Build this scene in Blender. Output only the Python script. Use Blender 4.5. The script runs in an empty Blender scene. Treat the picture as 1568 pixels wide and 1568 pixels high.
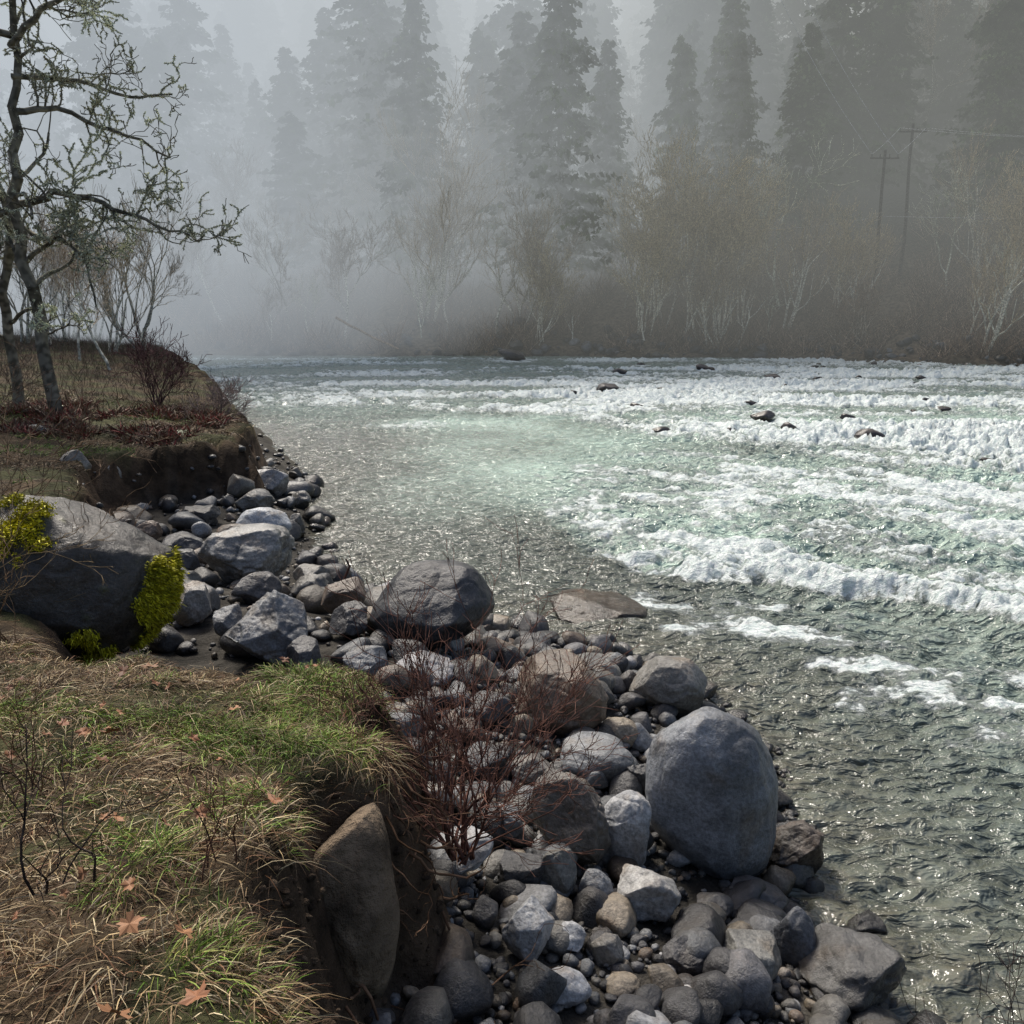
import bpy, math, numpy as np
from mathutils import Vector, Matrix
rng=np.random.default_rng(7)
S=bpy.context.scene
COL=S.collection
def sm(a,b,x):
    t=np.clip((x-a)/(b-a),0,1);return t*t*(3-2*t)
# ---------- noise
def _h(i,j,k):
    n=(i.astype(np.int64)*374761393+j.astype(np.int64)*668265263+k.astype(np.int64)*2147483647%4294967291)&0xffffffff
    n=((n^(n>>13))*1274126177)&0xffffffff
    n=((n^(n>>16))*2246822519)&0xffffffff
    return ((n^(n>>15))&0xffffff)/float(0xffffff)
def vn(x,y,z=None):
    if z is None: z=np.zeros_like(x)
    xi=np.floor(x);yi=np.floor(y);zi=np.floor(z)
    fx,fy,fz=x-xi,y-yi,z-zi
    fx=fx*fx*(3-2*fx);fy=fy*fy*(3-2*fy);fz=fz*fz*(3-2*fz)
    xi=xi.astype(np.int64);yi=yi.astype(np.int64);zi=zi.astype(np.int64)
    r=0
    for a in (0,1):
        wa=fx if a else 1-fx
        for b in (0,1):
            wb=fy if b else 1-fy
            for c in (0,1):
                wc=fz if c else 1-fz
                r=r+wa*wb*wc*_h(xi+a,yi+b,zi+c)
    return r*2-1
def fbm(x,y,z=None,o=4,g=.5):
    if z is None: z=np.zeros_like(x)
    r=0;a=1;s=1
    for i in range(o):
        r=r+a*vn(x*s+i*17.3,y*s-i*9.1,z*s+i*5.7);a*=g;s*=2.03
    return r
# ---------- ground shape
SH=np.array([(1.2,-14),(2.3,-6),(2.9,0),(2.7,3.2),(2.4,4.5),(2.1,5.5),(2.15,6.45),(2.45,7.9),(2.2,9.2),(1.35,10.4),(0,11.3),(-2.2,13),(-3.3,15),(-3.97,17.2),(-5.2,22.2),(-8.5,30),(-15,45),(-24,64),(-45,74),(-90,84),(-300,90)],float)
BK=np.array([(.2,-14),(-.1,-3),(-.45,1),(-.6,2.0),(-.98,2.8),(-1.05,3.5),(-.78,3.95),(-.8,4.9),(-1.2,5.35),(-2.2,5.6),(-3.4,5.8),(-4.6,8),(-5.8,11.5),(-7.6,14.5),(-8.0,16.2),(-7.2,17.4),(-6.1,18.2),(-6.4,20.5),(-9.6,29),(-16.5,46),(-26,66),(-46,77),(-90,88),(-300,95)],float)
def sd(pl,x,y):
    best=np.full(x.shape,1e9)
    for (ax,ay),(bx,by) in zip(pl[:-1],pl[1:]):
        dx,dy=bx-ax,by-ay
        t=np.clip(((x-ax)*dx+(y-ay)*dy)/(dx*dx+dy*dy),0,1)
        best=np.minimum(best,np.hypot(x-ax-t*dx,y-ay-t*dy))
    poly=list(map(tuple,pl))+[(-300,-300),(pl[0][0],-300)]
    ins=np.zeros(x.shape,bool)
    n=len(poly);j=n-1
    for i in range(n):
        xi,yi=poly[i];xj,yj=poly[j]
        if yi!=yj:
            ins^=((yi>y)!=(yj>y))&(x<(xj-xi)*(y-yi)/(yj-yi)+xi)
        j=i
    return np.where(ins,best,-best)
def yfar(x): return np.interp(x,[-300,-90,-60,-30,0,20,35,60,300],[97,88,84,81,79.5,76,67,60,30])+.8*vn(x*.2,x*0+3)
def height(x,y,full=False):
    x=np.asarray(x,float);y=np.asarray(y,float)
    n1=fbm(x*.9,y*.9,o=4);n2=fbm(x*4,y*4,o=3)
    ds=sd(SH,x,y);db=sd(BK,x,y)+.12*fbm(x*1.9,y*1.9,o=4)*np.clip(y/4,.4,3)
    cap=np.interp(y,[10,13.5],[.9,.38])
    beach=np.where(ds>0,np.minimum(.28*ds,cap),np.maximum(.3*ds,-1.3))+.04*n1
    top=np.interp(y,[0,4,5.5,8,12,18,30,70],[2.6,2.05,1.85,1.6,1.5,1.42,1.4,1.5])+np.clip(db,0,12)*.1+.08*n1+.03*n2
    w=np.interp(y,[0,6,14],[.5,.5,.7])
    m=sm(0,1,(db+w)/(w+.05))
    face=4*m*(1-m)*.14*n2
    h=beach*(1-m)+top*m+face
    d=y-yfar(x)
    rough=fbm(x*.5,y*.5,o=4)
    hf=np.where(d>0,sm(-2,15,d)*6.6-.1+np.clip(d-14,0,115)*.4+rough*.45+np.clip(d/20,0,1)*3*fbm(x*.03,y*.03,o=2),np.maximum(.3*d,-1.3))
    h=np.maximum(h,hf)
    if full:return h,ds,db,m,d
    return h
# ---------- helpers
def link(o):COL.objects.link(o);return o
def mk(name,V,Fc,mat,col=None,smooth=False,attrs=None,mesh_only=False):
    me=bpy.data.meshes.new(name)
    V=np.ascontiguousarray(V,np.float32);Fc=np.ascontiguousarray(Fc,np.int32)
    k=Fc.shape[1];n=len(Fc)
    me.vertices.add(len(V));me.vertices.foreach_set("co",V.ravel())
    me.loops.add(n*k);me.loops.foreach_set("vertex_index",Fc.ravel())
    me.polygons.add(n);me.polygons.foreach_set("loop_start",np.arange(0,n*k,k,dtype=np.int32))
    try: me.polygons.foreach_set("loop_total",np.full(n,k,np.int32))
    except Exception: pass
    me.polygons.foreach_set("use_smooth",np.full(n,smooth,bool))
    me.update(calc_edges=True)
    if col is not None:
        a=me.color_attributes.new("Col",'FLOAT_COLOR','POINT')
        c=np.ones((len(V),4),np.float32);c[:,:3]=col
        a.data.foreach_set("color",c.ravel())
    if attrs:
        for nm,v in attrs.items():
            a=me.attributes.new(nm,'FLOAT','POINT');a.data.foreach_set("value",np.ascontiguousarray(v,np.float32))
    me.materials.append(mat)
    if mesh_only:return me
    return link(bpy.data.objects.new(name,me))
class NT:
    def __init__(s,name):
        s.m=bpy.data.materials.new(name);s.m.use_nodes=True;s.t=s.m.node_tree;s.t.nodes.clear()
        s.out=s.n("ShaderNodeOutputMaterial")
    def n(s,ty,**k):
        x=s.t.nodes.new(ty)
        for a,b in k.items():setattr(x,a,b)
        return x
    def l(s,a,b):s.t.links.new(a,b)
    def math(s,op,a,b=None,clamp=False):
        x=s.n("ShaderNodeMath",operation=op,use_clamp=clamp)
        for i,v in enumerate((a,b)):
            if v is None:continue
            if isinstance(v,(int,float)):x.inputs[i].default_value=v
            else:s.l(v,x.inputs[i])
        return x.outputs[0]
    def mix(s,f,a,b,mode='MIX'):
        x=s.n("ShaderNodeMix",data_type='RGBA',blend_type=mode)
        for i,v in ((0,f),(6,a),(7,b)):
            if isinstance(v,(int,float)):x.inputs[i].default_value=v
            elif isinstance(v,tuple):x.inputs[i].default_value=(*v,1)
            else:s.l(v,x.inputs[i])
        return x.outputs[2]
    def noise(s,vec,scale,detail=4,rough=.55,dist=0):
        x=s.n("ShaderNodeTexNoise");x.inputs['Scale'].default_value=scale;x.inputs['Detail'].default_value=detail;x.inputs['Roughness'].default_value=rough;x.inputs['Distortion'].default_value=dist
        if vec is not None:s.l(vec,x.inputs['Vector'])
        return x.outputs['Fac']
    def mr(s,v,a,b,c=0,d=1):
        x=s.n("ShaderNodeMapRange");x.interpolation_type='SMOOTHSTEP'
        s.l(v,x.inputs[0])
        for i,q in enumerate((a,b,c,d)):x.inputs[i+1].default_value=q
        return x.outputs[0]
def pos(t,sc=(1,1,1)):
    g=t.n("ShaderNodeNewGeometry");m=t.n("ShaderNodeVectorMath",operation='MULTIPLY');m.inputs[1].default_value=sc
    t.l(g.outputs['Position'],m.inputs[0]);return m.outputs[0]
def simple(name,rough=.8,var=.35,scale=6,bump=.3,bdist=.02,spec=.3,bscale=None,plain=False):
    t=NT(name)
    a=t.n("ShaderNodeAttribute",attribute_name="Col")
    if plain:
        v=pos(t);f=t.mr(t.noise(v,scale,0),.3,.7,1-var,1+var)
        mm=t.n("ShaderNodeVectorMath",operation='SCALE');t.l(a.outputs['Color'],mm.inputs[0]);t.l(f,mm.inputs['Scale'])
        p=t.n("ShaderNodeBsdfDiffuse");t.l(mm.outputs[0],p.inputs['Color']);t.l(p.outputs[0],t.out.inputs[0]);return t.m
    p=t.n("ShaderNodeBsdfPrincipled");p.inputs['Roughness'].default_value=rough
    p.inputs['Specular IOR Level'].default_value=spec
    v=pos(t)
    nz=t.noise(v,scale,3 if bump else 1,.6)
    f=t.mr(nz,.3,.7,1-var,1+var)
    mm=t.n("ShaderNodeVectorMath",operation='SCALE');t.l(a.outputs['Color'],mm.inputs[0]);t.l(f,mm.inputs['Scale'])
    t.l(mm.outputs[0],p.inputs['Base Color'])
    if bump:
        b=t.n("ShaderNodeBump");b.inputs['Strength'].default_value=bump;b.inputs['Distance'].default_value=bdist
        t.l(t.noise(v,bscale or scale*5,5,.68),b.inputs['Height']);t.l(b.outputs[0],p.inputs['Normal'])
    t.l(p.outputs[0],t.out.inputs[0]);return t.m
M_ground=simple("earth_ground",.9,.5,3,1.0,.07,.15)
M_leaf=simple("foliage",.8,.3,.4,0,plain=True)
M_bark=simple("bark",.9,.4,8,0,plain=True)
M_grass=simple("grass_blades",.6,.25,2,0,spec=.25)
def rockmat():
    t=NT("river_rock")
    a=t.n("ShaderNodeAttribute",attribute_name="Col")
    g=t.n("ShaderNodeNewGeometry")
    v=g.outputs['Position']
    n2=t.noise(v,2.2,4,.6,.4);n3=t.noise(v,3.3,3,.6)
    big=t.mr(n2,.32,.68,.55,1.28)
    fine=t.mr(t.noise(v,38,3,.7),.3,.7,.66,1.34)
    f=t.math('MULTIPLY',big,fine)
    sc=t.n("ShaderNodeVectorMath",operation='SCALE');t.l(a.outputs['Color'],sc.inputs[0]);t.l(f,sc.inputs['Scale'])
    vo=t.n("ShaderNodeTexVoronoi");vo.inputs['Scale'].default_value=26;t.l(v,vo.inputs['Vector'])
    spot=t.mr(vo.outputs['Distance'],.06,.16,1,0)
    spot=t.math('MULTIPLY',spot,t.mr(n2,.52,.66,0,.3))
    c=t.mix(spot,sc.outputs[0],(.34,.34,.30))
    c=t.mix(t.mr(n3,.5,.7,0,.7),c,(.85,.68,.52),'MULTIPLY')
    sx=t.n("ShaderNodeSeparateXYZ");t.l(v,sx.inputs[0])
    z=t.math('ADD',sx.outputs[2],t.math('MULTIPLY',n3,.25))
    wet=t.mr(z,.18,.46,1,0)
    c=t.mix(wet,c,(.35,.33,.30),'MULTIPLY')
    p=t.n("ShaderNodeBsdfPrincipled");t.l(c,p.inputs['Base Color'])
    t.l(t.mr(wet,0,1,.36,.16),p.inputs['Roughness']);p.inputs['Specular IOR Level'].default_value=.5
    b=t.n("ShaderNodeBump");b.inputs['Strength'].default_value=.9;b.inputs['Distance'].default_value=.028
    t.l(t.noise(v,11,7,.7),b.inputs['Height']);t.l(b.outputs[0],p.inputs['Normal'])
    t.l(p.outputs[0],t.out.inputs[0]);return t.m
M_rock=rockmat()
# ---------- ground sheet
n=620;u=np.linspace(-1,1,n)
gx=-1+2.6*np.sinh(5.2*u)
gy=6+2.6*np.sinh(5.2*u)
X,Y=np.meshgrid(gx,gy)
Hh,ds,db,m,dfar=height(X,Y,True)
idx=np.arange(n*n).reshape(n,n)
Fq=np.stack([idx[:-1,:-1],idx[:-1,1:],idx[1:,1:],idx[1:,:-1]],-1).reshape(-1,4)
nn=fbm(X*1.3,Y*1.3,o=4)[...,None]
def C(r,g,b):return np.array([r,g,b])
soil=C(.06,.041,.027)*(1+.4*nn);grav=C(.05,.046,.04)*(1+.3*nn)
turf=np.where(nn>0.05,C(.045,.045,.02),C(.07,.05,.03))*(1+.2*nn)
mm=m[...,None]
col=grav*(1-mm)+turf*mm
face=np.clip(4*m*(1-m)*2.2,0,1)[...,None]
col=col*(1-face)+soil*face
under=(Hh<0.02)[...,None]
col=np.where(under,C(.05,.048,.035),col)
farc=(C(.12,.092,.062)*(1-sm(10,25,dfar)[...,None])+C(.04,.04,.026)*sm(10,25,dfar)[...,None])*(1+.3*nn)
col=np.where((dfar>0)[...,None],farc,col)
mk("ground",np.stack([X,Y,Hh],-1).reshape(-1,3),Fq,M_ground,col.reshape(-1,3),True)
# ---------- water
def poly_dist(pl,x,y):
    best=np.full(x.shape,1e9);side=np.zeros(x.shape)
    for (ax,ay),(bx,by) in zip(pl[:-1],pl[1:]):
        dx,dy=bx-ax,by-ay
        t=np.clip(((x-ax)*dx+(y-ay)*dy)/(dx*dx+dy*dy),0,1)
        d=np.hypot(x-ax-t*dx,y-ay-t*dy);s=np.sign(dx*(y-ay)-dy*(x-ax))
        k=d<best;best=np.where(k,d,best);side=np.where(k,s,side)
    return best*side
CR=[(.9,16.5),(1.15,15.0),(1.8,13.9),(3.0,13.5),(4.2,13.2),(5.8,12.2),(6.8,11.2),(9,9.9),(13,8.6),(20,7.5)]
ROCKW=[(11.69,28.90,.99,.51),(9.53,33.87,1.,.48),(13.23,24.41,.44,.24),(15.36,53.06,1.16,.5),(4.95,45.96,1.28,.4),(6.93,57.74,1.14,.51),(12.98,34.26,.63,.33),(-.08,73.6,2.4,1.18),(14.6,28.04,.62,.21),(16.34,35.99,.53,.27),(13.02,61.38,1.34,.36)]
for i in range(26):
    yy=rng.uniform(30,68);xx=rng.uniform(1,28)*yy/60+2
    ROCKW.append((xx,yy,rng.uniform(.35,.9),rng.uniform(.2,.36)))
def water(x,y):
    rap_y=np.interp(x,[-40,-12,2,6,10,14,20,40],[36,34,34,28,25,22,20,20])
    wob=fbm(x*.25,y*.25,o=3)*3
    A=sm(-2.5,4,y-rap_y+wob)*sm(78,72,y)*(.74+.26*sm(-6,10,x))
    A=A*(.64+.75*fbm(x*.12+3,y*.32,o=5))
    dc=poly_dist(CR,x,y)+.42*fbm(x*.7,y*.7,o=4)
    wc=.6*fbm(x*.8+4,y*.8,o=3)
    crest=sm(-.1,.15,dc)*sm(2.1,.3,dc+wc)*sm(.8,1.7,x)*.95
    trail=sm(0,.5,dc)*sm(10.5,1.0,dc)*sm(.6,3.0,x)*.68
    big=sm(0,1,1.3-np.hypot((x-9)/9.5,(y-18.5)/9.5))*.70*sm(0,.5,dc)
    # foam drawn out into streaks along the current (down-river, to the right)
    su=(x*.8-y*.6);sv=(x*.6+y*.8)
    strk=fbm(su*.5,sv*1.6,o=5)
    D=np.maximum(A,np.maximum(crest,np.maximum(trail,big)*(.84+.95*strk)))
    for bx,by,rx,ry,s in [(3.0,11.6,1.0,.45,.74),(2.4,12.4,.6,.6,.7),(5.0,9.9,1.7,.45,.8),(7.0,9.2,2.0,.6,.85),(4.7,8.8,.7,.9,.8),(5.0,7.8,.8,.45,.8),(6.6,7.6,1.2,.7,.78),(3.3,12.5,1.5,.4,.7),(4.3,11.2,1.1,.5,.68),(5.5,8.6,1.6,.3,.7),(3.9,8.2,.4,.8,.62)]:
        D=np.maximum(D,s*np.exp(-((x-bx+.35*wc)/rx)**2-((y-by+.15*wob)/ry)**2)*(1+.7*fbm(x*1.8,y*2.6,o=4)))
    for rx_,ry_,w,h in ROCKW:
        D=np.maximum(D,.85*np.exp(-((x-rx_)/(w*1.2))**2-((y-ry_+w*.6)/(w*1.3))**2))
    up=sm(-.2,1.2,dc)
    up=up+(1-up)*sm(15.5,19.5,y)
    milk=sm(-3.5,2.5,x-np.interp(y,[10,14,20,27,34],[3,.2,-1,-1.5,-4])+.5*wob*.5)*up*sm(60,32,y)
    milk=milk*(.8+.4*fbm(x*.3,y*.3,o=3))
    milk=np.maximum(milk,.55*sm(28,40,y))
    milk=np.maximum(milk,(.30+.2*fbm(x*.5,y*.5,o=3))*sm(1.5,6,x))
    calm=sm(3,-2,x-np.interp(y,[4,10,20,34],[3.5,1.5,0,2]))*sm(36,32,y)
    amp=.06*(1-.35*calm)+.33*A+.11*crest+.14*np.maximum(trail,big)+.03*sm(1,5,x)
    s1=1-np.abs(fbm(x*.8+.3*y,y*1.2,o=4))
    s2=1-np.abs(fbm(x*2.2+9,y*3.2-.8*x,o=4,g=.55))
    s3=fbm(x*4,y*6.5,o=3)
    far=sm(60,15,y)
    z=amp*((s1-.6)*1.1+(s2-.6)*.8)+.028*s3*far*(1-.4*calm)
    z=z+.12*np.exp(-((dc-.5)/.6)**2)*sm(1.2,3,x)*(1+.8*vn(x*.8,y*.8))-.10*np.exp(-((dc+.8)/.8)**2)*sm(1.2,3,x)
    z=z+.06*np.exp(-((x-1.1)/.8)**2-((y-11.7)/.35)**2)
    D=D+np.clip((s1-.6)*.8+(s2-.6)*.5,-.5,.45)*sm(.1,.35,D)
    return z,np.clip(D,0,1.3),np.clip(milk,0,1),calm
rows=np.concatenate([np.linspace(-14,1.8,30),2.0*np.exp(np.arange(0,1,1/860)*math.log(98/2.0)),[98,110]])
sc=np.concatenate([np.linspace(-6,-.92,24),np.linspace(-.9,.9,860),np.linspace(.92,6,24)])
SX,YY=np.meshgrid(sc,rows);XX=SX*(np.maximum(YY,2)+3)
Z,D,MK,CA=water(XX,YY)
nr,nc=XX.shape;idx=np.arange(nr*nc).reshape(nr,nc)
Fq=np.stack([idx[:-1,:-1],idx[:-1,1:],idx[1:,1:],idx[1:,:-1]],-1).reshape(-1,4)
dsw=sd(SH,XX,YY)
shal=sm(-2.2,0,dsw)
t=NT("river_water")
fo=t.n("ShaderNodeAttribute",attribute_name="foam").outputs['Fac']
mi=t.n("ShaderNodeAttribute",attribute_name="milk").outputs['Fac']
sh=t.n("ShaderNodeAttribute",attribute_name="shal").outputs['Fac']
ca=t.n("ShaderNodeAttribute",attribute_name="calm").outputs['Fac']
v2=pos(t,(1,1.5,1))
n1=t.noise(v2,1.9,8,.72,.35);n2=t.noise(v2,9,5,.72,.15)
nf=t.math('ADD',t.math('MULTIPLY',n1,.6),t.math('MULTIPLY',n2,.4))
dd=t.math('ADD',fo,t.math('MULTIPLY',t.math('SUBTRACT',nf,.5),3.4))
fmask=t.mr(dd,.28,.98)
fmask=t.math('MULTIPLY',fmask,t.mr(fo,.1,.3))
base=t.mix(mi,(.095,.108,.092),(.41,.53,.46))
base=t.mix(t.math('MULTIPLY',sh,t.mr(n1,.3,.7,.2,.9)),base,(.11,.10,.075))
w1=t.noise(pos(t,(1,1.7,1)),3.6,3,.52,.6)
w3=t.noise(pos(t,(1,1.3,1)),13,2,.5,.3)
dk=t.math('MULTIPLY',t.mr(w1,.40,.58,.5,0),t.mr(mi,.1,.8,1,.35))
base=t.mix(dk,base,(.025,.03,.024))  # ripple shade put into the water colour, darker in the bump's low parts
fc=t.mix(t.mr(n2,.3,.7),(.56,.67,.65),(.86,.89,.89))
cc=t.mix(fmask,base,fc)
p=t.n("ShaderNodeBsdfPrincipled");t.l(cc,p.inputs['Base Color'])
t.l(t.mr(fmask,0,1,.06,.55),p.inputs['Roughness']);p.inputs['IOR'].default_value=1.42
b=t.n("ShaderNodeBump");b.inputs['Strength'].default_value=1.0;b.inputs['Distance'].default_value=.30
hh=t.math('ADD',t.math('MULTIPLY',w1,t.mr(fmask,0,1,1,.35)),t.math('MULTIPLY',w3,t.mr(fmask,0,1,.12,.04)))
hh=t.math('MULTIPLY',hh,t.mr(ca,0,1,1,.66))
hh=t.math('ADD',hh,t.math('MULTIPLY',fmask,t.math('MULTIPLY',n2,.34)))
t.l(hh,b.inputs['Height']);t.l(b.outputs[0],p.inputs['Normal'])
t.l(p.outputs[0],t.out.inputs[0])
mk("river_water",np.stack([XX,YY,Z],-1).reshape(-1,3),Fq,t.m,None,True,{"foam":D.ravel(),"milk":MK.ravel(),"shal":shal.ravel(),"calm":CA.ravel()})
# ---------- rocks
import bmesh
def ico(sub):
    bm=bmesh.new();bmesh.ops.create_icosphere(bm,subdivisions=sub,radius=1)
    V=np.array([v.co[:] for v in bm.verts]);Fc=np.array([[v.index for v in f.verts] for f in bm.faces]);bm.free();return V,Fc
ICO={s:ico(s) for s in (2,3,5,6)}
def rockshape(sub,seed,ang,big=False):
    r=np.random.default_rng(seed)
    V,Fc=ICO[sub];V=V.copy()
    o=r.uniform(-50,50,3)
    V*= (1+.22*fbm(V[:,0]*.9+o[0],V[:,1]*.9+o[1],V[:,2]*.9+o[2],o=2))[:,None]
    for k in range(int(4+ang*16)):
        nv=r.normal(size=3);nv/=np.linalg.norm(nv)
        d=r.uniform(.58,.88) if ang>.3 else r.uniform(.74,.94)
        e=V@nv-d
        V-=np.where(e>0,e*(.6+.39*min(1,ang*1.6)),0)[:,None]*nv
    if sub>3:
        nrm=V/np.linalg.norm(V,axis=1)[:,None]
        q=V*2.6+o
        V+=nrm*(.02+.045*ang)*fbm(q[:,0],q[:,1],q[:,2],o=6,g=.55)[:,None]
        q=V*1.6-o
        crk=np.exp(-(vn(q[:,0],q[:,1],q[:,2])/.03)**2)
        V-=nrm*(.012+.045*ang)*crk[:,None]
    V/=np.abs(V).max(0)
    return V,Fc
WARM=np.array([.84,.83,.81])
BL=(.17,.18,.195);GR=(.18,.175,.165);DK=(.06,.06,.065);LT=(.36,.37,.39);BR=(.17,.13,.10);TN=(.26,.22,.17);VD=(.045,.04,.04)
RK=[(1.46,5.58,.18,1.0,1.2,(.20,.215,.24),.12),(1.56,8.03,.24,.8,.62,GR,.2),(-.83,8.18,.86,1.26,.95,(.032,.034,.041),.10),(.42,7.09,.51,.88,.72,BR,.35),(.72,6.47,.40,.69,.42,BL,.15),(.40,5.28,.48,.57,.62,(.11,.10,.09),.9),(.79,5.39,.37,.45,.59,LT,.35),(2.17,5.82,-.02,.49,.48,(.09,.075,.065),.8),(.28,4.9,.54,.27,.31,(.15,.15,.14),.4),(.54,4.89,.47,.25,.25,BL,.2),(.88,4.84,.38,.43,.37,(.30,.30,.30),.9),(1.70,5.2,.13,.44,.29,(.11,.11,.12),.6),(1.43,4.47,.26,.42,.35,(.2,.2,.19),.5),(1.79,4.77,.14,.29,.35,(.10,.11,.13),.4),(2.08,4.41,.09,.65,.45,(.09,.09,.09),.9),(2.47,5.26,-.05,.31,.17,DK,.5),(.99,4.37,.39,.28,.23,DK,.9),(.61,4.09,.51,.21,.16,TN,.2),(.97,4.09,.42,.21,.16,LT,.2),(.29,3.94,.6,.27,.2,LT,.3),(.1,4.21,.65,.31,.34,LT,.7),
(-3.49,10.87,.69,1.3,.86,(.25,.25,.245),.75),(-4.3,14.62,.25,.95,.67,(.48,.51,.55),.25),(-5.29,18.5,.22,.98,.67,(.28,.28,.29),.6),(-2.27,7.69,.9,.8,.75,BL,.8),(-4.18,10.56,.88,.49,.45,DK,.4),(-1.9,7.45,.9,.38,.41,DK,.5),(-1.32,7.47,.9,.47,.35,BL,.5),(-.78,7.35,.86,.58,.35,(.27,.27,.29),.6),(-1.64,8.41,.9,.46,.39,DK,.6),(1.13,11.5,-.38,1.7,.34,(.12,.095,.07),.5),(-.05,5.45,.6,.34,.25,BL,.4),(-.33,4.74,.8,.48,.28,LT,.6),(1.02,6.39,.31,.26,.34,DK,.9),(1.19,8.36,.32,.23,.27,VD,.3),(.95,7.18,.37,.38,.29,TN,.2),
(-3.45,8.89,.9,.48,.48,(.25,.24,.23),.6),(-2.92,8.51,.9,.33,.33,BL,.6),(-2.59,10.68,.58,.5,.33,GR,.6),(.76,8.25,.45,.65,.39,GR,.4),(-.22,6.95,.68,.5,.33,DK,.4),(-.89,6.2,.9,.45,.3,BL,.6),(-4.45,18.17,.06,.55,.4,GR,.5),(-3.95,15.8,.11,.36,.42,GR,.5),(-.96,5.8,.9,.38,.28,GR,.5),(-.24,6.12,.66,.45,.3,DK,.5),(-.55,5.4,.8,.35,.26,GR,.5),(1.33,5.06,.24,.3,.21,DK,.5),(.55,4.34,.51,.2,.19,GR,.4),(.34,4.37,.56,.19,.19,LT,.6),
(-8.03,15.83,1.2,.59,.51,(.24,.22,.19),.5),(-9.87,18.13,1.5,.54,.36,GR,.3),(-7.2,18.6,1.38,.73,.29,(.12,.14,.06),.3),(-7.6,16.3,.9,.49,.49,GR,.6),(-6.06,14.2,.4,.43,.38,BR,.5),(-2.0,9.5,.75,.7,.45,BR,.5),(-.1,8.6,.55,.5,.3,BR,.4),(-2.9,12.0,.3,.6,.4,GR,.5),(-3.0,9.7,.8,.6,.45,DK,.5),(-.3,7.7,.7,.35,.3,TN,.3),(0.1,8.0,.55,.4,.25,BL,.3),(-4.9,12.6,.45,.8,.55,DK,.6),(-5.0,16.6,.3,.8,.5,GR,.6),(-1.2,9.4,.7,.6,.4,DK,.6),(.15,6.2,.55,.45,.3,(.14,.13,.12),.7),(.05,4.85,.65,.32,.25,DK,.6),(-3.9,12.6,.35,.7,.45,BL,.5),(-5.6,15.2,.35,.7,.5,DK,.6)]
def add_rock(x,y,z,w,hp,tone,ang,seed,name="river_boulder",sub=5,roll=None,dep=None):
    dist=math.hypot(math.hypot(x,y),4.2-z);th=math.asin(min(1,(4.2-z)/dist))
    V,Fc=rockshape(sub,seed,ang)
    r=np.random.default_rng(seed+999)
    dep=dep or w*r.uniform(.75,1.0)
    hz=math.sqrt(max((w*.42)**2,(hp**2-(dep*math.sin(th))**2)))/math.cos(th)
    hz=min(hz,1.35*w)
    a=r.uniform(-.35,.35);rl=a*.6 if roll is None else roll
    V=V*np.array([w,dep,hz*1.05])*.5
    R=Matrix.Rotation(rl,3,'Y')@Matrix.Rotation(a,3,'Z')
    V=V@np.array(R).T
    V+=np.array([x,y+dep*.42,z+hz*.40])
    nz=fbm(V[:,0]*1.3,V[:,1]*1.3,V[:,2]*1.3,o=2)[:,None]
    c=np.array(tone)*WARM*(1+.15*nz)
    return mk(name,V,Fc,M_rock,c,True)
for i,rk in enumerate(RK): add_rock(*rk,seed=100+i,roll=-.22 if i==0 else None,sub=6 if i<8 or i in(21,24) else 5)
for i,(x,y,w,h) in enumerate(ROCKW):
    add_rock(x,y-w*.4,-.08,w,h,(.09,.08,.08),.7,500+i,"rapids_rock",3)
TV=[rockshape(2,900+i,[.15,.3,.6][i%3]) for i in range(15)]
TV3=[rockshape(3,950+i,[.2,.5,.9][i%3]) for i in range(18)]
def scatter(name,N,smin,smax,pw,xr,yr,templates,cond,sink=.15,dark=1.,mat=None,pal=None):
    x=rng.uniform(*xr,N);y=rng.uniform(*yr,N)
    h,ds_,db_,m_,df=height(x,y,True)
    k=cond(x,y,ds_,db_,m_);x,y,h=x[k],y[k],h[k];n=len(x)
    s=smin+(smax-smin)*rng.random(n)**pw
    Vs=[];Fs=[];Cs=[];off=0
    pal=np.array(pal or [BL,GR,DK,LT,BR,TN,DK,GR,DK,(.12,.12,.13),BL,DK])*(1 if pal else WARM)
    for i in range(n):
        V,Fc=templates[rng.integers(len(templates))]
        e=rng.uniform(.6,1,3)*s[i]*.5;e[2]*=.75
        M=np.array(Matrix.Rotation(rng.uniform(0,6.28),3,'Z')@Matrix.Rotation(rng.normal()*.4,3,'X'))
        W=(V*e)@M.T+np.array([x[i],y[i],h[i]+e[2]*(1-sink*2)])
        Vs.append(W);Fs.append(Fc+off);off+=len(V)
        Cs.append(np.tile(pal[rng.integers(len(pal))]*rng.uniform(.45,1.0)*dark,(len(V),1)))
    return mk(name,np.concatenate(Vs),np.concatenate(Fs),mat or M_rock,np.concatenate(Cs),True)
onb=lambda x,y,ds_,db_,m_:(ds_>-.35)&(m_<.12)
scatter("river_cobbles",5200,.03,.13,1.3,(-1,3),(2,9),TV,onb)
scatter("river_cobbles",3000,.04,.15,1.6,(-8,3),(8,24),TV,onb)
scatter("river_rocks",540,.16,.50,1.4,(-1.5,2.6),(3.2,10.5),TV3,lambda x,y,ds_,db_,m_:(ds_>-.1)&(m_<.12))
scatter("river_rocks",520,.24,.80,1.8,(-8,1),(8,22),TV3,lambda x,y,ds_,db_,m_:(ds_>-.2)&(m_<.2),.22,.9)
scatter("bank_stones",900,.06,.26,2,(-10,-4.5),(9,21),TV3,lambda x,y,ds_,db_,m_:(m_>.15)&(m_<.8),.3,.6)
scatter("bank_stones",1600,.1,.4,2,(-32,-5),(21,66),TV,lambda x,y,ds_,db_,m_:(ds_>-.4)&(m_<.9),.2)
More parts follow.
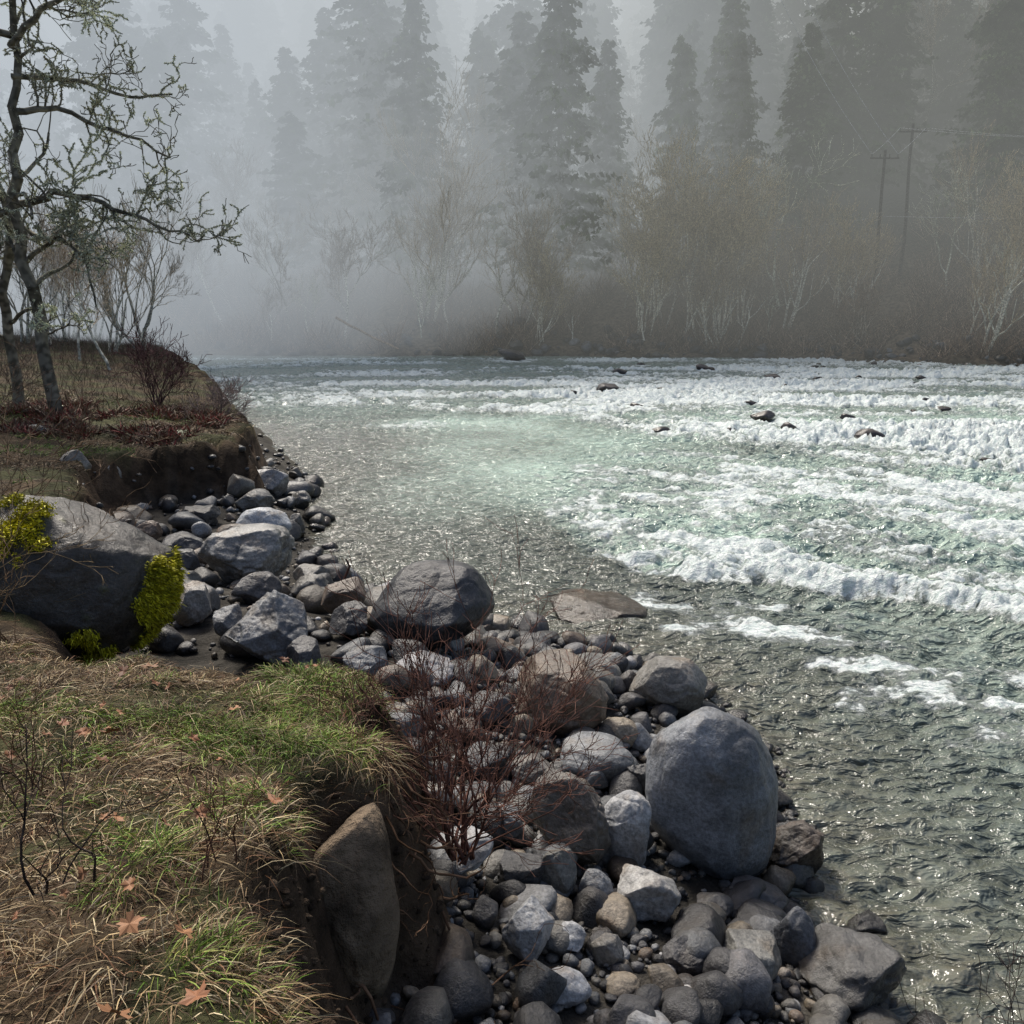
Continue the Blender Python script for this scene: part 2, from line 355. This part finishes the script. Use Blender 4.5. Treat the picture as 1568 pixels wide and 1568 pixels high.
def farc_(x,y,ds_,db_,m_):
    d=y-yfar(x);return (d>-.8)&(d<4.5)
scatter("far_bank_rocks",6000,.3,1.5,2.6,(-50,75),(50,90),TV3,farc_,.25,.6)
# mossy boulder
BC=np.array([-4.05,7.75,1.75])
V,Fc=rockshape(6,42,.3)
V=V*np.array([1.0,.85,.80])+BC
mo=fbm(V[:,0]*2.2,V[:,1]*2.2,V[:,2]*2.2,o=5)
g1=np.exp(-((V[:,0]+3.9)/.5)**2-((V[:,2]-1.72)/.36)**2);g2=np.exp(-((V[:,0]+3.15)/.28)**2-((V[:,2]-1.6)/.38)**2)
mossz=sm(.10,.5,mo*1.5-.26+1.0*g1+.8*g2)
c=np.array((.045,.041,.037))[None]*(1-mossz[:,None])+np.array((.09,.095,.012))[None]*mossz[:,None]
V0=V.copy()
V=V+(V-BC)*(.05*mossz*(1+vn(V[:,0]*30,V[:,1]*30,V[:,2]*30)))[:,None]
mk("mossy_boulder",V,Fc,M_rock,c,True)
def blades(name,P,D_,L,Wd,col,mat,seg=2,sag=.3):
    n=len(P);side=np.cross(D_,rng.normal(size=(n,3)));side/=np.linalg.norm(side,axis=1)[:,None]+1e-9
    P=np.asarray(P);g=np.array([0,0,-1.])
    Vv=[];
    for k in range(seg):
        s=k/seg
        c=P+D_*(L*s)[:,None]+g*(sag*L*s*s)[:,None]
        w=(Wd*(1-s*.55))[:,None]*.5
        Vv+= [c-side*w,c+side*w]
    tip=P+D_*L[:,None]+g*(sag*L)[:,None];Vv.append(tip)
    V=np.stack(Vv,1);nv=2*seg+1
    F=[]
    for k in range(seg-1):
        a=2*k;F+=[(a,a+1,a+3),(a,a+3,a+2)]
    a=2*(seg-1);F.append((a,a+1,a+2))
    F=np.array(F)[None]+(np.arange(n)*nv)[:,None,None]
    return mk(name,V.reshape(-1,3),F.reshape(-1,3),mat,np.repeat(col,nv,0),False)
pm=np.where(V0[:,1]<8,mossz,0)*(rng.random(len(V0))<mossz);sel=np.where(pm>.3)[0];sel=rng.choice(sel,46000)
nd=V0[sel]-BC;nd/=np.linalg.norm(nd,axis=1)[:,None]
nd=nd+rng.normal(size=nd.shape)*.5;nd/=np.linalg.norm(nd,axis=1)[:,None]
blades("boulder_moss",V[sel]+rng.normal(size=nd.shape)*.02,nd,rng.uniform(.02,.055,46000),np.full(46000,.016),np.array((.50,.46,.02))*rng.uniform(.15,1.3,(46000,1)),M_grass,1)
V,Fc=rockshape(6,83,.16)
V=V*np.array([.235,.32,.56])+np.array([-.76,3.66,1.38])
nz=fbm(V[:,0]*5,V[:,1]*5,V[:,2]*5,o=4)[:,None]
mk("bank_boulder",V,Fc,M_ground,np.array((.15,.115,.082))*(1+.5*nz),True)
# ---------- tubes
def tubes(name,P0,P1,R0,R1,mat,col,sides=3,mesh_only=False):
    P0=np.asarray(P0,float);P1=np.asarray(P1,float);R0=np.asarray(R0);R1=np.asarray(R1)
    d=P1-P0;d/=np.linalg.norm(d,axis=1)[:,None]+1e-9
    ref=np.where(np.abs(d[:,2:3])>.9,np.array([[0,1.,0]]),np.array([[0,0,1.]]))
    u=np.cross(d,ref);u/=np.linalg.norm(u,axis=1)[:,None];w=np.cross(d,u)
    an=np.arange(sides)/sides*2*np.pi
    ring=u[:,None]*np.cos(an)[None,:,None]+w[:,None]*np.sin(an)[None,:,None]
    A=P0[:,None]-d[:,None]*(R0*.3)[:,None,None]+ring*R0[:,None,None];B=P1[:,None]+d[:,None]*(R1*.3)[:,None,None]+ring*R1[:,None,None]
    V=np.concatenate([A,B],1)
    k=np.arange(sides);k2=(k+1)%sides
    F=np.stack([k,k2,k2+sides,k+sides],-1)[None]+(np.arange(len(P0))*2*sides)[:,None,None]
    c=np.repeat(np.asarray(col).reshape(-1,3) if np.asarray(col).size>3 else np.tile(col,(len(P0),1)),2*sides,0)
    return mk(name,V.reshape(-1,3),F.reshape(-1,4),mat,c,True,mesh_only=mesh_only)
def nrm(v):return v/(np.linalg.norm(v)+1e-9)
def grow(out,p,d,L,r,lev,maxlev,R,up=.15,spread=.7,kids=(3,5),jit=.22,segs=5,shr=.62,minr=.004):
    p=np.array(p,float);d=nrm(np.array(d,float));pts=[(p,d,r)]
    for i in range(segs):
        d=nrm(d+R.normal(size=3)*jit+np.array([0,0,up]))
        q=p+d*L/segs;r1=max(r*(1-.55/segs),minr)
        out.append((p,q,r,r1,lev));p=q;r=r1;pts.append((p,d,r))
    if lev<maxlev:
        nk=R.integers(kids[0],kids[1]+1)
        for k in range(nk):
            i=R.integers(max(1,segs//3),segs+1) if k else segs
            q,dd,rr=pts[i]
            a=nrm(np.cross(dd,R.normal(size=3)))
            nd=nrm(dd+a*R.uniform(.5,1.2)*spread)
            grow(out,q,nd,L*shr*R.uniform(.75,1.2),max(rr*.68,minr),lev+1,maxlev,R,up,spread,kids,jit,max(3,segs-1),shr,minr)
def limb(out,pts,r0,r1,lev=0):
    n=len(pts)-1
    pts=np.array(pts,float);T=np.linspace(0,n,n*4+1)
    P=np.stack([np.interp(T,range(n+1),pts[:,k]) for k in range(3)],1)
    P[1:-1]+=rng.normal(size=P[1:-1].shape)*np.linalg.norm(pts[-1]-pts[0])*.008
    rr=np.linspace(r0,r1,len(P))
    for i in range(len(P)-1):out.append((P[i],P[i+1],rr[i],rr[i+1],lev))
    return P,rr
def to_obj(name,segs,mat,colf,sides=3,big=.03,mesh_only=False):
    P0=np.array([s[0] for s in segs]);P1=np.array([s[1] for s in segs]);R0=np.array([s[2] for s in segs]);R1=np.array([s[3] for s in segs])
    return tubes(name,P0,P1,R0,R1,mat,colf(P0,R0),sides,mesh_only)
def oak(name,limbs,seed,lich=30000):
    R=np.random.default_rng(seed);seg=[];
    for pts,r0,r1,nk,L in limbs:
        P,rr=limb(seg,pts,r0,r1)
        for k in range(nk):
            i=R.integers(len(P)//5,len(P));dd=nrm(P[min(i+1,len(P)-1)]-P[max(i-1,0)])
            nd=nrm(dd*.6+nrm(np.cross(dd,R.normal(size=3)))*1.0+np.array([0,0,.25]))
            grow(seg,P[i],nd,L*R.uniform(.6,1.2),max(.018,rr[i]*.42),1,4,R,up=.06,spread=1.0,kids=(2,3),jit=.36,segs=5,shr=.66,minr=.0075)
    ob=to_obj(name,seg,M_bark,lambda P,r:np.array((.15,.14,.115))*(1+.5*vn(P[:,0]*3,P[:,1]*3,P[:,2]*3))[:,None],6)
    P0=np.array([s[0] for s in seg]);P1=np.array([s[1] for s in seg]);RR=np.array([s[2] for s in seg])
    w=np.linalg.norm(P1-P0,axis=1);w/=w.sum()
    N=lich
    i=R.choice(len(P0),N,p=w);tt=R.random((N,1));P=P0[i]*(1-tt)+P1[i]*tt
    cl=fbm(P[:,0]*2.6,P[:,1]*2.6,P[:,2]*2.6,o=3)>-.05
    P=P[cl];i=i[cl]
    dn=R.normal(size=P.shape)+np.array([0,0,.5]);dn/=np.linalg.norm(dn,axis=1)[:,None]
    P=P+dn*RR[i][:,None]*.8
    n=len(P)
    o=blades("lichen",P,dn,R.uniform(.02,.06,n),R.uniform(.02,.045,n),np.array((.70,.72,.55))*R.uniform(.5,1.15,(n,1)),M_leaf,1)
    o.parent=ob
    return ob
y0=20.5
oak("oak_tree",[
 ([(-10.5,y0,1.4),(-10.75,y0,4.1),(-10.9,y0,6.4),(-10.7,y0,8.3),(-10.5,y0,10.5),(-10.3,y0,12.8)],.17,.05,8,1.3),
 ([(-10.9,y0,6.4),(-9.9,y0-.3,6.6),(-8.8,y0-.5,6.4),(-7.9,y0-.4,6.05),(-6.9,y0-.6,5.7)],.09,.02,13,.9),
 ([(-10.7,y0,8.3),(-9.9,y0+.3,8.45),(-8.8,y0+.4,8.0),(-7.5,y0+.2,7.4)],.08,.02,12,.9),
 ([(-10.6,y0,9.6),(-9.7,y0-.4,10.2),(-9.0,y0-.5,10.4),(-8.3,y0-.3,10.9)],.08,.02,9,.9),
 ([(-10.65,y0,9.0),(-9.6,y0+.8,9.1),(-8.6,y0+1.1,8.8),(-7.7,y0+1.2,8.9)],.06,.02,8,.8),
 ([(-10.8,y0,5.2),(-9.8,y0-.5,5.7),(-9.1,y0-.8,5.2),(-9.0,y0-.8,4.2)],.06,.02,7,.6),
 ([(-10.6,y0,9.8),(-11.4,y0-.3,10.0),(-12.0,y0,10.8),(-12.8,y0,11.2)],.08,.02,6,.9),
 ([(-10.9,y0,6.4),(-11.6,y0-.2,6.0),(-12.3,y0-.4,6.3),(-13.2,y0-.3,6.0)],.08,.02,6,.9),
 ],11,95000)
oak("oak_tree",[
 ([(-12.0,21.6,1.6),(-11.95,21.5,4.0),(-11.6,21.4,6.0),(-12.0,21.4,8.5),(-12.2,21.3,11.5)],.15,.04,7,1.2),
 ([(-11.7,21.5,5.3),(-11.0,21,5.9),(-10.3,20.6,5.6),(-9.6,20.4,6.2)],.07,.02,6,.7),
 ([(-11.95,21.5,3.8),(-11.2,21.1,4.2),(-10.6,20.6,3.6),(-10.0,20.4,3.8)],.05,.015,5,.5),
 ],12,45000)
# ---------- distant trees
def conifer(seed,Ht,Rad,sparse=1.):
    R=np.random.default_rng(seed)
    P=[];Dv=[]
    seg=[(np.array([0,0,z]),np.array([0,0,z+Ht/10]),.009*Ht*(1-z/Ht)+.03,.009*Ht*(1-(z+Ht/10)/Ht)+.03,0) for z in np.arange(0,Ht-.01,Ht/10)]
    nb=int(330*sparse);hs=np.sort(R.uniform(.05,1,nb)**.9)
    lob=R.uniform(.6,1.3,(10,6))
    for h in hs:
        a=R.uniform(0,6.283)
        L=Rad*(1-h)**.75*R.uniform(.5,1.15)*lob[min(9,int(h*10)),int(a/1.0472)%6]+.3
        droop=R.uniform(.1,.45)
        m=int(7+L*6)
        s=R.random(m)**.7
        x=np.cos(a)*L*s;y=np.sin(a)*L*s;z=h*Ht+.15*L*s-droop*L*s*s
        sp=.12+.16*L*(1-s*.6)
        P.append(np.stack([x+R.normal(size=m)*sp*.6,y+R.normal(size=m)*sp*.6,z+R.normal(size=m)*.12],1))
        dv=np.stack([np.cos(a)+R.normal(size=m)*.6,np.sin(a)+R.normal(size=m)*.6,-.25+R.normal(size=m)*.3],1)
        Dv.append(dv)
        if R.random()<.4:seg.append((np.array([0,0,h*Ht]),np.array([np.cos(a)*L*.8,np.sin(a)*L*.8,h*Ht+(.12-droop*.64)*L]),.04,.015,1))
    P=np.concatenate(P);Dv=np.concatenate(Dv);Dv/=np.linalg.norm(Dv,axis=1)[:,None];n=len(P)
    L=R.uniform(.3,.75,n);W=R.uniform(.14,.30,n)
    side=np.cross(Dv,R.normal(size=(n,3)));side/=np.linalg.norm(side,axis=1)[:,None]
    A=P;B=P+Dv*(L*.5)[:,None]+side*W[:,None];Cc=P+Dv*L[:,None]-np.array([0,0,1])*(L*.25)[:,None];E=P+Dv*(L*.5)[:,None]-side*W[:,None]
    V=np.stack([A,B,Cc,E],1).reshape(-1,3);F=np.arange(n*4).reshape(-1,4)
    cc=np.array((.09,.11,.055))*(1+.6*fbm(P[:,0]*.5+seed,P[:,1]*.5,P[:,2]*.5,o=2)+R.normal(size=n)*.25)[:,None]
    cc=np.clip(cc,.008,1)
    me=mk("conifer_foliage",V,F,M_leaf,np.repeat(cc,4,0),mesh_only=True)
    tr=to_obj("conifer_trunk",seg,M_bark,lambda P,r:np.array((.06,.05,.04)),4,mesh_only=True)
    return me,tr
def bare(seed,Ht,col,spread=.55,kids=(3,5),lev=5,up=.13,tr=.012,stems=1,shr=.62,minr=.012,twc=None,base=.42):
    R=np.random.default_rng(seed);seg=[]
    for s in range(stems):
        d=np.array([R.normal()*.2*(stems>1),R.normal()*.2*(stems>1),1])
        grow(seg,np.array([R.normal()*.5*(stems>1),R.normal()*.5*(stems>1),0]),d,Ht*base,Ht*tr,0,lev,R,up=up,spread=spread,kids=kids,jit=.16,segs=6,shr=shr,minr=minr)
    col=np.array(col);twc=col if twc is None else np.array(twc)
    z=max(s[1][2] for s in seg);k=Ht/z
    seg=[(s[0]*k,s[1]*k,s[2],s[3],s[4]) for s in seg]
    f=lambda P,r:np.where((r>.04)[:,None],col,twc)*np.random.default_rng(seed).uniform(.7,1.3,(len(P),1))
    return to_obj("bare_tree",seg,M_bark,f,3,mesh_only=True)
CF=[conifer(21,27,5.6),conifer(22,24,5.2),conifer(23,29,6.4,1.15),conifer(24,20,4.4,.85)]
BT=[bare(31,15,(.42,.40,.33),twc=(.38,.32,.24)),bare(32,13,(.6,.58,.5),twc=(.38,.32,.25),spread=.75),bare(33,16,(.52,.5,.42),twc=(.42,.34,.23),stems=3,spread=.6,lev=4),bare(34,10,(.32,.27,.21),twc=(.32,.25,.19),stems=5,spread=.7,lev=4,minr=.012),bare(35,12,(.52,.53,.42),twc=(.5,.5,.38),spread=.85,lev=4,up=.05,minr=.02),
 bare(36,17,(.6,.57,.47),twc=(.50,.42,.28),stems=5,spread=.72,lev=5,minr=.018,kids=(3,4),up=.12,base=.36,tr=.008)]
def put(name,meshes,x,y,s=1,rot=0,parent=None,z=None):
    h=float(height(np.array([x]),np.array([y]))[0])-.2 if z is None else z
    if isinstance(meshes,tuple):
        e=bpy.data.objects.new(name,None);link(e)
        for nm,me in zip(("foliage","trunk"),meshes):
            o=link(bpy.data.objects.new(nm,me));o.parent=e
    else:
        e=link(bpy.data.objects.new(name,meshes))
    e.location=(x,y,h);e.rotation_euler=(0,0,rot);e.scale=(s,s,s)
    if parent:e.parent=parent
    return e
forest=link(bpy.data.objects.new("hillside_conifer_forest",None))
R=np.random.default_rng(3)
pts=[];tries=0
while len(pts)<60 and tries<20000:
    tries+=1
    x=R.uniform(-55,95);y=R.uniform(93,108)
    if all((x-a)**2+(y-b)**2>4.2**2 for a,b in pts):pts.append((x,y))
while len(pts)<430 and tries<40000:
    tries+=1
    x=R.uniform(-130,150);y=R.uniform(99,200)
    if all((x-a)**2+(y-b)**2>(4.6+ (y-99)*.03)**2 for a,b in pts):pts.append((x,y))
for x,y in pts:
    if R.random()<.2: put("bare_tree",BT[R.integers(0,3)],x,y,R.uniform(.9,1.4),R.uniform(0,6),forest)
    else:
        o=put("conifer",CF[R.integers(4)],x,y,R.uniform(.55,1.12),R.uniform(0,6),forest)
        o.scale.x*=R.uniform(.85,1.35);o.scale.y=o.scale.x
for x,y,k,s in [(4.5,91,2,1.0),(-9.5,94,0,1.0),(9.5,95,1,.9),(-3,99,3,1.15),(45,88,2,.85),(49,93,0,.9),(28.5,92,1,.8),(33,97,0,1.0),(22,97,2,.85),(56,86,1,.9),(38,97,3,1.05),(-14,99,1,.9)]:
    put("conifer_tree",CF[k],x,y,s,R.uniform(0,6))
for x,y,k,s in [(11.2,80.5,5,.85),(15.2,79.8,5,1.05),(18.6,80,5,1.0),(21,82,5,.85),(13,83,5,1.0),(-1.5,82,0,.95),(1.0,83,1,.9),(44,70,4,.8),(47,72.5,4,.9),(24,82,4,1.2),(38,80,4,.9),(-6,84,1,1.0),(2.5,81,5,.6),(17,78.6,1,.7),(19.5,78.4,1,.65),(28,79,5,.6),(41,76,5,.7),(50,73,5,.65)]:
    put("alder_tree",BT[k],x,y,s,R.uniform(0,6))
grove=link(bpy.data.objects.new("far_bank_alder_grove",None))
for i in range(115):
    x=R.uniform(-75,62);d=R.uniform(1.5,18) ;y=float(yfar(np.array([x]))[0])+d
    put("alder",BT[R.integers(5)],x,y,R.uniform(.4,1.05)*(1 if x<5 else .85),R.uniform(0,6),grove)
for i in range(14):
    y=R.uniform(34,70);x=float(np.interp(y,BK[17:21,1],BK[17:21,0]))-R.uniform(1,9)
    put("alder",BT[R.integers(3)],x,y,R.uniform(.4,.7),R.uniform(0,6),grove)
def thicket(name,x,y,hmin,hmax,wd,cols,lean=.35):
    n=len(x);z=height(x,y)
    D_=np.stack([rng.normal(size=n)*lean,rng.normal(size=n)*lean,np.ones(n)],1);D_/=np.linalg.norm(D_,axis=1)[:,None]
    c=np.array(cols)[rng.integers(len(cols),size=n)]*rng.uniform(.6,1.3,(n,1))
    return blades(name,np.stack([x,y,z-.05],1),D_,rng.uniform(hmin,hmax,n)*(1+.5*vn(x*.3,y*.3)),np.full(n,wd),c,M_bark,2,.12)
N=85000
x=rng.uniform(-80,75,N);d=rng.random(N)**1.2*22+.6;y=yfar(x)+d
k=fbm(x*.25,y*.25,o=3)>-.35
thicket("riverbank_thicket",x[k],y[k],.5,3.2,.05,[(.27,.19,.13),(.32,.22,.16),(.17,.13,.10),(.38,.29,.21),(.12,.09,.07)],.6)
N=9000
y=rng.uniform(21,68,N);x=np.interp(y,BK[15:21,1],BK[15:21,0])-rng.random(N)**1.3*10-.6
thicket("left_bank_thicket",x,y,.2,1.1,.014,[(.14,.09,.07),(.16,.12,.10),(.12,.11,.07)],.5)
def shrub(name,base,Ht,stems,seed,col,r=.008,lean=.5,lev=3,kids=(3,5),minr=.0018,spread=.7,jit=.2,dx=0):
    R=np.random.default_rng(seed);seg=[]
    for s in range(stems):
        d=np.array([R.normal()*lean+dx,R.normal()*lean*.8,1]);
        grow(seg,np.array(base)+R.normal(size=3)*np.array([.05,.05,0]),d,Ht*R.uniform(.4,.62),r*R.uniform(.7,1.2),0,lev,R,up=.06,spread=spread,kids=kids,jit=jit,segs=6,shr=.6,minr=minr)
    col=np.array(col)
    return to_obj(name,seg,M_bark,lambda P,rr:col*R.uniform(.6,1.35,(len(P),1)),4)
shrub("bare_shrub",(-.30,4.6,1.05),1.6,20,51,(.13,.07,.055),.0095,.6,3,(3,5),.0018)
shrub("riverside_shrub",(-9.8,24.5,1.5),2.1,16,52,(.09,.055,.055),.018,.35,3,(3,4),.006)
shrub("riverside_shrub",(-7.6,22.9,1.25),1.3,16,53,(.2,.16,.15),.012,.7,3,(3,5),.004)
shrub("riverside_shrub",(-11.3,19.0,1.6),2.2,12,54,(.15,.11,.08),.012,.5,3,(2,4),.005)
shrub("riverside_shrub",(-4.9,8.3,1.6),1.9,9,55,(.14,.10,.07),.008,.6,3,(2,4),.003)
shrub("riverside_shrub",(-3.6,5.9,1.9),1.0,9,59,(.16,.11,.07),.005,.5,3,(2,4),.002)
shrub("riverside_shrub",(-4.4,6.6,1.7),1.4,10,60,(.2,.15,.09),.005,.5,3,(2,4),.002)
shrub("sapling",(-1.45,2.5,2.38),.62,4,56,(.05,.04,.035),.005,.22,2,(2,4),.0015)
shrub("sapling",(-1.05,2.7,2.3),.5,4,57,(.09,.05,.035),.004,.4,2,(2,4),.0012)
shrub("sapling",(-2.0,3.4,2.2),.55,6,61,(.12,.07,.045),.004,.5,2,(2,4),.0012)
shrub("sapling",(2.9,4.3,-.1),1.2,7,58,(.07,.055,.05),.005,.4,2,(2,3),.002)
R=np.random.default_rng(66);seg=[]
for i in range(34):
    p=np.array([R.uniform(-.75,-.3),R.uniform(2.9,4.5),0.]);p[2]=float(height(p[:1],p[1:2])[0])+.03
    grow(seg,p,(R.uniform(.3,1),R.uniform(-.8,.3),-.55),R.uniform(.2,.5),R.uniform(.003,.010),0,2,R,up=-.05,spread=.7,kids=(1,3),jit=.35,segs=6,minr=.0015)
to_obj("exposed_roots",seg,M_bark,lambda P,r:np.array((.14,.085,.055))*R.uniform(.5,1.3,(len(P),1)),5)
scatter("soil_clods",5000,.012,.07,2.6,(-1.6,.4),(1.5,5.5),TV,lambda x,y,ds_,db_,m_:(m_>.05)&(m_<.95),.25,1.,M_ground,[(.08,.055,.037),(.06,.042,.029),(.10,.072,.05)])
def grass(name,N,xr,yr,cond,colf,L,W,lean,sag=.5):
    x=rng.uniform(*xr,N);y=rng.uniform(*yr,N)
    h,ds_,db_,m_,df=height(x,y,True);k=cond(x,y,db_,m_);x,y,h=x[k],y[k],h[k];n=len(x)
    th=vn(x*1.1,y*1.1)*6
    D_=np.stack([np.cos(th)*lean+rng.normal(size=n)*lean,np.sin(th)*lean+rng.normal(size=n)*lean,np.ones(n)],1);D_/=np.linalg.norm(D_,axis=1)[:,None]
    return blades(name,np.stack([x,y,h-.01],1),D_,rng.uniform(*L,n)*(1+.5*vn(x*4,y*4)),rng.uniform(*W,n),colf(x,y,n),M_grass,3,sag)
gm=lambda x,y:fbm(x*1.5,y*1.5,o=3)+1.1*np.exp(-((x+1.4)/1.1)**2-((y-4.8)/.75)**2)+.3*np.exp(-((x+.9)/.4)**2-((y-3.0)/1.5)**2)
def dry(x,y,n):
    pal=np.array([(.42,.31,.16),(.28,.19,.10),(.13,.08,.045),(.55,.45,.28),(.18,.09,.045),(.10,.07,.045)]);return pal[rng.integers(6,size=n)]*rng.uniform(.5,1.1,(n,1))
def grn(x,y,n):
    pal=np.array([(.16,.28,.03),(.11,.20,.03),(.24,.30,.07),(.2,.21,.05)]);return pal[rng.integers(4,size=n)]*rng.uniform(.6,1.25,(n,1))
clump=lambda x,y:vn(x*5,y*5)+.5*vn(x*11,y*11)
grass("dry_grass",190000,(-5.5,0),(.8,6.2),lambda x,y,db_,m_:(m_>.85)&(clump(x,y)>-.9),dry,(.07,.26),(.002,.005),1.6,.6)
grass("green_grass",150000,(-5.5,0),(.8,6),lambda x,y,db_,m_:(m_>.85)&(gm(x,y)+.6*clump(x,y)+rng.normal(size=len(x))*.2>.5),grn,(.06,.2),(.0025,.005),.7,.5)
grass("bank_grass",60000,(-16,-4.5),(8,26),lambda x,y,db_,m_:(m_>.85)&(fbm(x*.8,y*.8,o=3)>-.2),lambda x,y,n:np.where((fbm(x*.6+4,y*.6,o=2)>.1)[:,None],grn(x,y,n)*.8,dry(x,y,n)*.7),(.06,.2),(.008,.016),.8,.4)
def redc(x,y,n): return np.array([(.20,.04,.035),(.15,.10,.06),(.12,.05,.03),(.2,.15,.1)])[rng.integers(4,size=n)]*rng.uniform(.4,1.3,(n,1))
grass("red_groundcover",14000,(-11.5,-6.8),(17.8,23),lambda x,y,db_,m_:(m_>.9)&(fbm(x*.9,y*.9,o=2)>-.15),redc,(.08,.35),(.015,.035),.7,.2)
def leafmesh(P,s,R):
    out=[];k=22
    for i in range(k):
        a=i/k*2*math.pi
        r=.55+.45*abs(math.cos(2.5*a))**1.5*(1 if math.cos(a)>-.6 else .7)
        if i%2:r*=.72
        out.append((math.cos(a)*r,math.sin(a)*r,.12*math.sin(3*a)+.2*r*r))
    V=np.array([(0,0,0)]+out)*s
    M=np.array(Matrix.Rotation(R.uniform(0,6.28),3,'Z')@Matrix.Rotation(R.normal()*.4,3,'X')@Matrix.Rotation(R.normal()*.4,3,'Y'))
    return V@M.T+P,np.array([(0,i+1,(i+1)%k+1) for i in range(k)])
Vs=[];Fs=[];Cs=[];off=0;R=np.random.default_rng(9)
LP=[(-.95,3.19,.055),(-1.03,1.95,.06),(-.84,2.01,.05),(-1.14,2.3,.05),(-1.25,2.55,.04),(-2.12,4.87,.06),(-1.92,3.89,.06),(-2.16,3.93,.05),(-2.98,8.8,.08),(-2.9,8.7,.08),(-2.3,4.9,.06)]
for i in range(50):LP.append((R.uniform(-3.5,-.9),R.uniform(1.8,5.4),R.uniform(.02,.045)))
for x,y,s in LP:
    z=float(height(np.array([x]),np.array([y]))[0])+.1
    V,Fc=leafmesh(np.array([x,y,z]),s,R);Vs.append(V);Fs.append(Fc+off);off+=len(V)
    Cs.append(np.tile(np.array([(.20,.09,.045),(.15,.07,.04),(.24,.12,.06)][R.integers(3)]),(len(V),1)))
mk("fallen_maple_leaves",np.concatenate(Vs),np.concatenate(Fs),M_grass,np.concatenate(Cs))
seg=[];limb(seg,[(-2.2,11.3,.4),(-2.25,11.3,.65),(-2.15,11.3,.85),(-2.2,11.3,.95)],.02,.012);limb(seg,[(-2.2,11.3,.45),(-1.95,11.3,.5),(-1.8,11.25,.42)],.02,.01)
to_obj("driftwood_stick",seg,M_bark,lambda P,r:np.tile((.09,.05,.04),(len(P),1)),6)
seg=[];limb(seg,[(-15.5,80,3.3),(-13,79.6,2.0),(-10,79.2,.6)],.12,.09)
to_obj("fallen_log",seg,M_bark,lambda P,r:np.tile((.3,.22,.15),(len(P),1)),6)
def pole(x,y,hh):
    z=float(height(np.array([x]),np.array([y]))[0]);seg=[]
    limb(seg,[(x,y,z-.3),(x,y,z+hh)],.16,.12);limb(seg,[(x-1.2,y,z+hh-.6),(x+1.2,y,z+hh-.6)],.07,.07)
    for q in (-1.1,-.4,.4,1.1):seg.append((np.array([x+q,y,z+hh-.6]),np.array([x+q,y,z+hh-.3]),.05,.04,0))
    to_obj("utility_pole",seg,M_bark,lambda P,r:np.tile((.08,.07,.06),(len(P),1)),6);return z+hh-.3
za=pole(31.6,80,12);zb=pole(34.6,82,12.5)
seg=[]
def wire(a,b,s):
    a=np.array(a,float);b=np.array(b,float);T=np.linspace(0,1,17)
    P=a+(b-a)*T[:,None];P[:,2]-=s*4*T*(1-T)
    for i in range(16):seg.append((P[i],P[i+1],.02,.02,0))
for q in (-1.1,1.1):
    wire((31.6+q,80,za),(17+q,86,45),2);wire((31.6+q,80,za),(34.6+q,82,zb),.1);wire((34.6+q,82,zb),(75,74,zb),1.5)
wire((31.6,80,za-5),(18,84,za-5.6),.5);wire((31.6,80,za-5),(75,72,za-5),.5)
to_obj("power_lines",seg,M_bark,lambda P,r:np.tile((.5,.5,.5),(len(P),1)),3)
# ---------- mist: bodies of fog thinning out smoothly towards their rims
def mist(loc,rad,dens,lum,seed):
    V,Fc=ICO[5];V=V.copy()
    y=V[:,1];nz=fbm(V[:,0]*2.2+seed,V[:,2]*2.2+seed,o=3)
    V[:,1]=np.sign(y)*np.abs(y)**3.2*(1+.3*nz)
    t=NT("mist");ab=t.n("ShaderNodeVolumeAbsorption");ab.inputs['Color'].default_value=(0,0,0,1);ab.inputs['Density'].default_value=dens
    em=t.n("ShaderNodeEmission");em.inputs['Color'].default_value=(*lum,1);em.inputs['Strength'].default_value=dens  # fog glows by its own emission, standing in for scattered daylight
    ad=t.n("ShaderNodeAddShader");t.l(ab.outputs[0],ad.inputs[0]);t.l(em.outputs[0],ad.inputs[1])
    t.l(ad.outputs[0],t.out.inputs['Volume'])
    o=mk("mist_bank",V*np.array(rad),Fc,t.m,None,True);o.location=loc;return o
mist((24,154,24),(240,84,90),.0092,(.45,.465,.445),1)
mist((-62,98,24),(98,50,66),.032,(.52,.57,.62),5)
mist((-26,168,75),(190,62,60),.024,(.82,.86,.89),9)
# ---------- light
el=math.radians(54);az=math.radians(-27)
sd_=Vector((math.sin(az)*math.cos(el),math.cos(az)*math.cos(el),math.sin(el)))
L=bpy.data.lights.new("sun","SUN");L.energy=4.5;L.angle=math.radians(13);L.color=(1,.94,.84)
lo=link(bpy.data.objects.new("sun",L));lo.rotation_euler=sd_.to_track_quat('Z','Y').to_euler()
w=bpy.data.worlds.new("World");S.world=w;w.use_nodes=True
nt=w.node_tree;bg=nt.nodes['Background'];sky=nt.nodes.new("ShaderNodeTexSky");sky.sky_type='NISHITA';sky.sun_disc=False
sky.sun_elevation=el;sky.sun_rotation=az;sky.air_density=1.0;sky.dust_density=5
nt.links.new(sky.outputs[0],bg.inputs[0]);bg.inputs[1].default_value=.15
cam=bpy.data.cameras.new("camera");cam.angle=math.radians(60);cam.clip_end=2000;cam.clip_start=.05
co=link(bpy.data.objects.new("camera",cam));co.location=(0,0,4.2);co.rotation_euler=(math.radians(77),0,0);S.camera=co
S.view_settings.view_transform='Standard';S.view_settings.look='None';S.view_settings.exposure=0
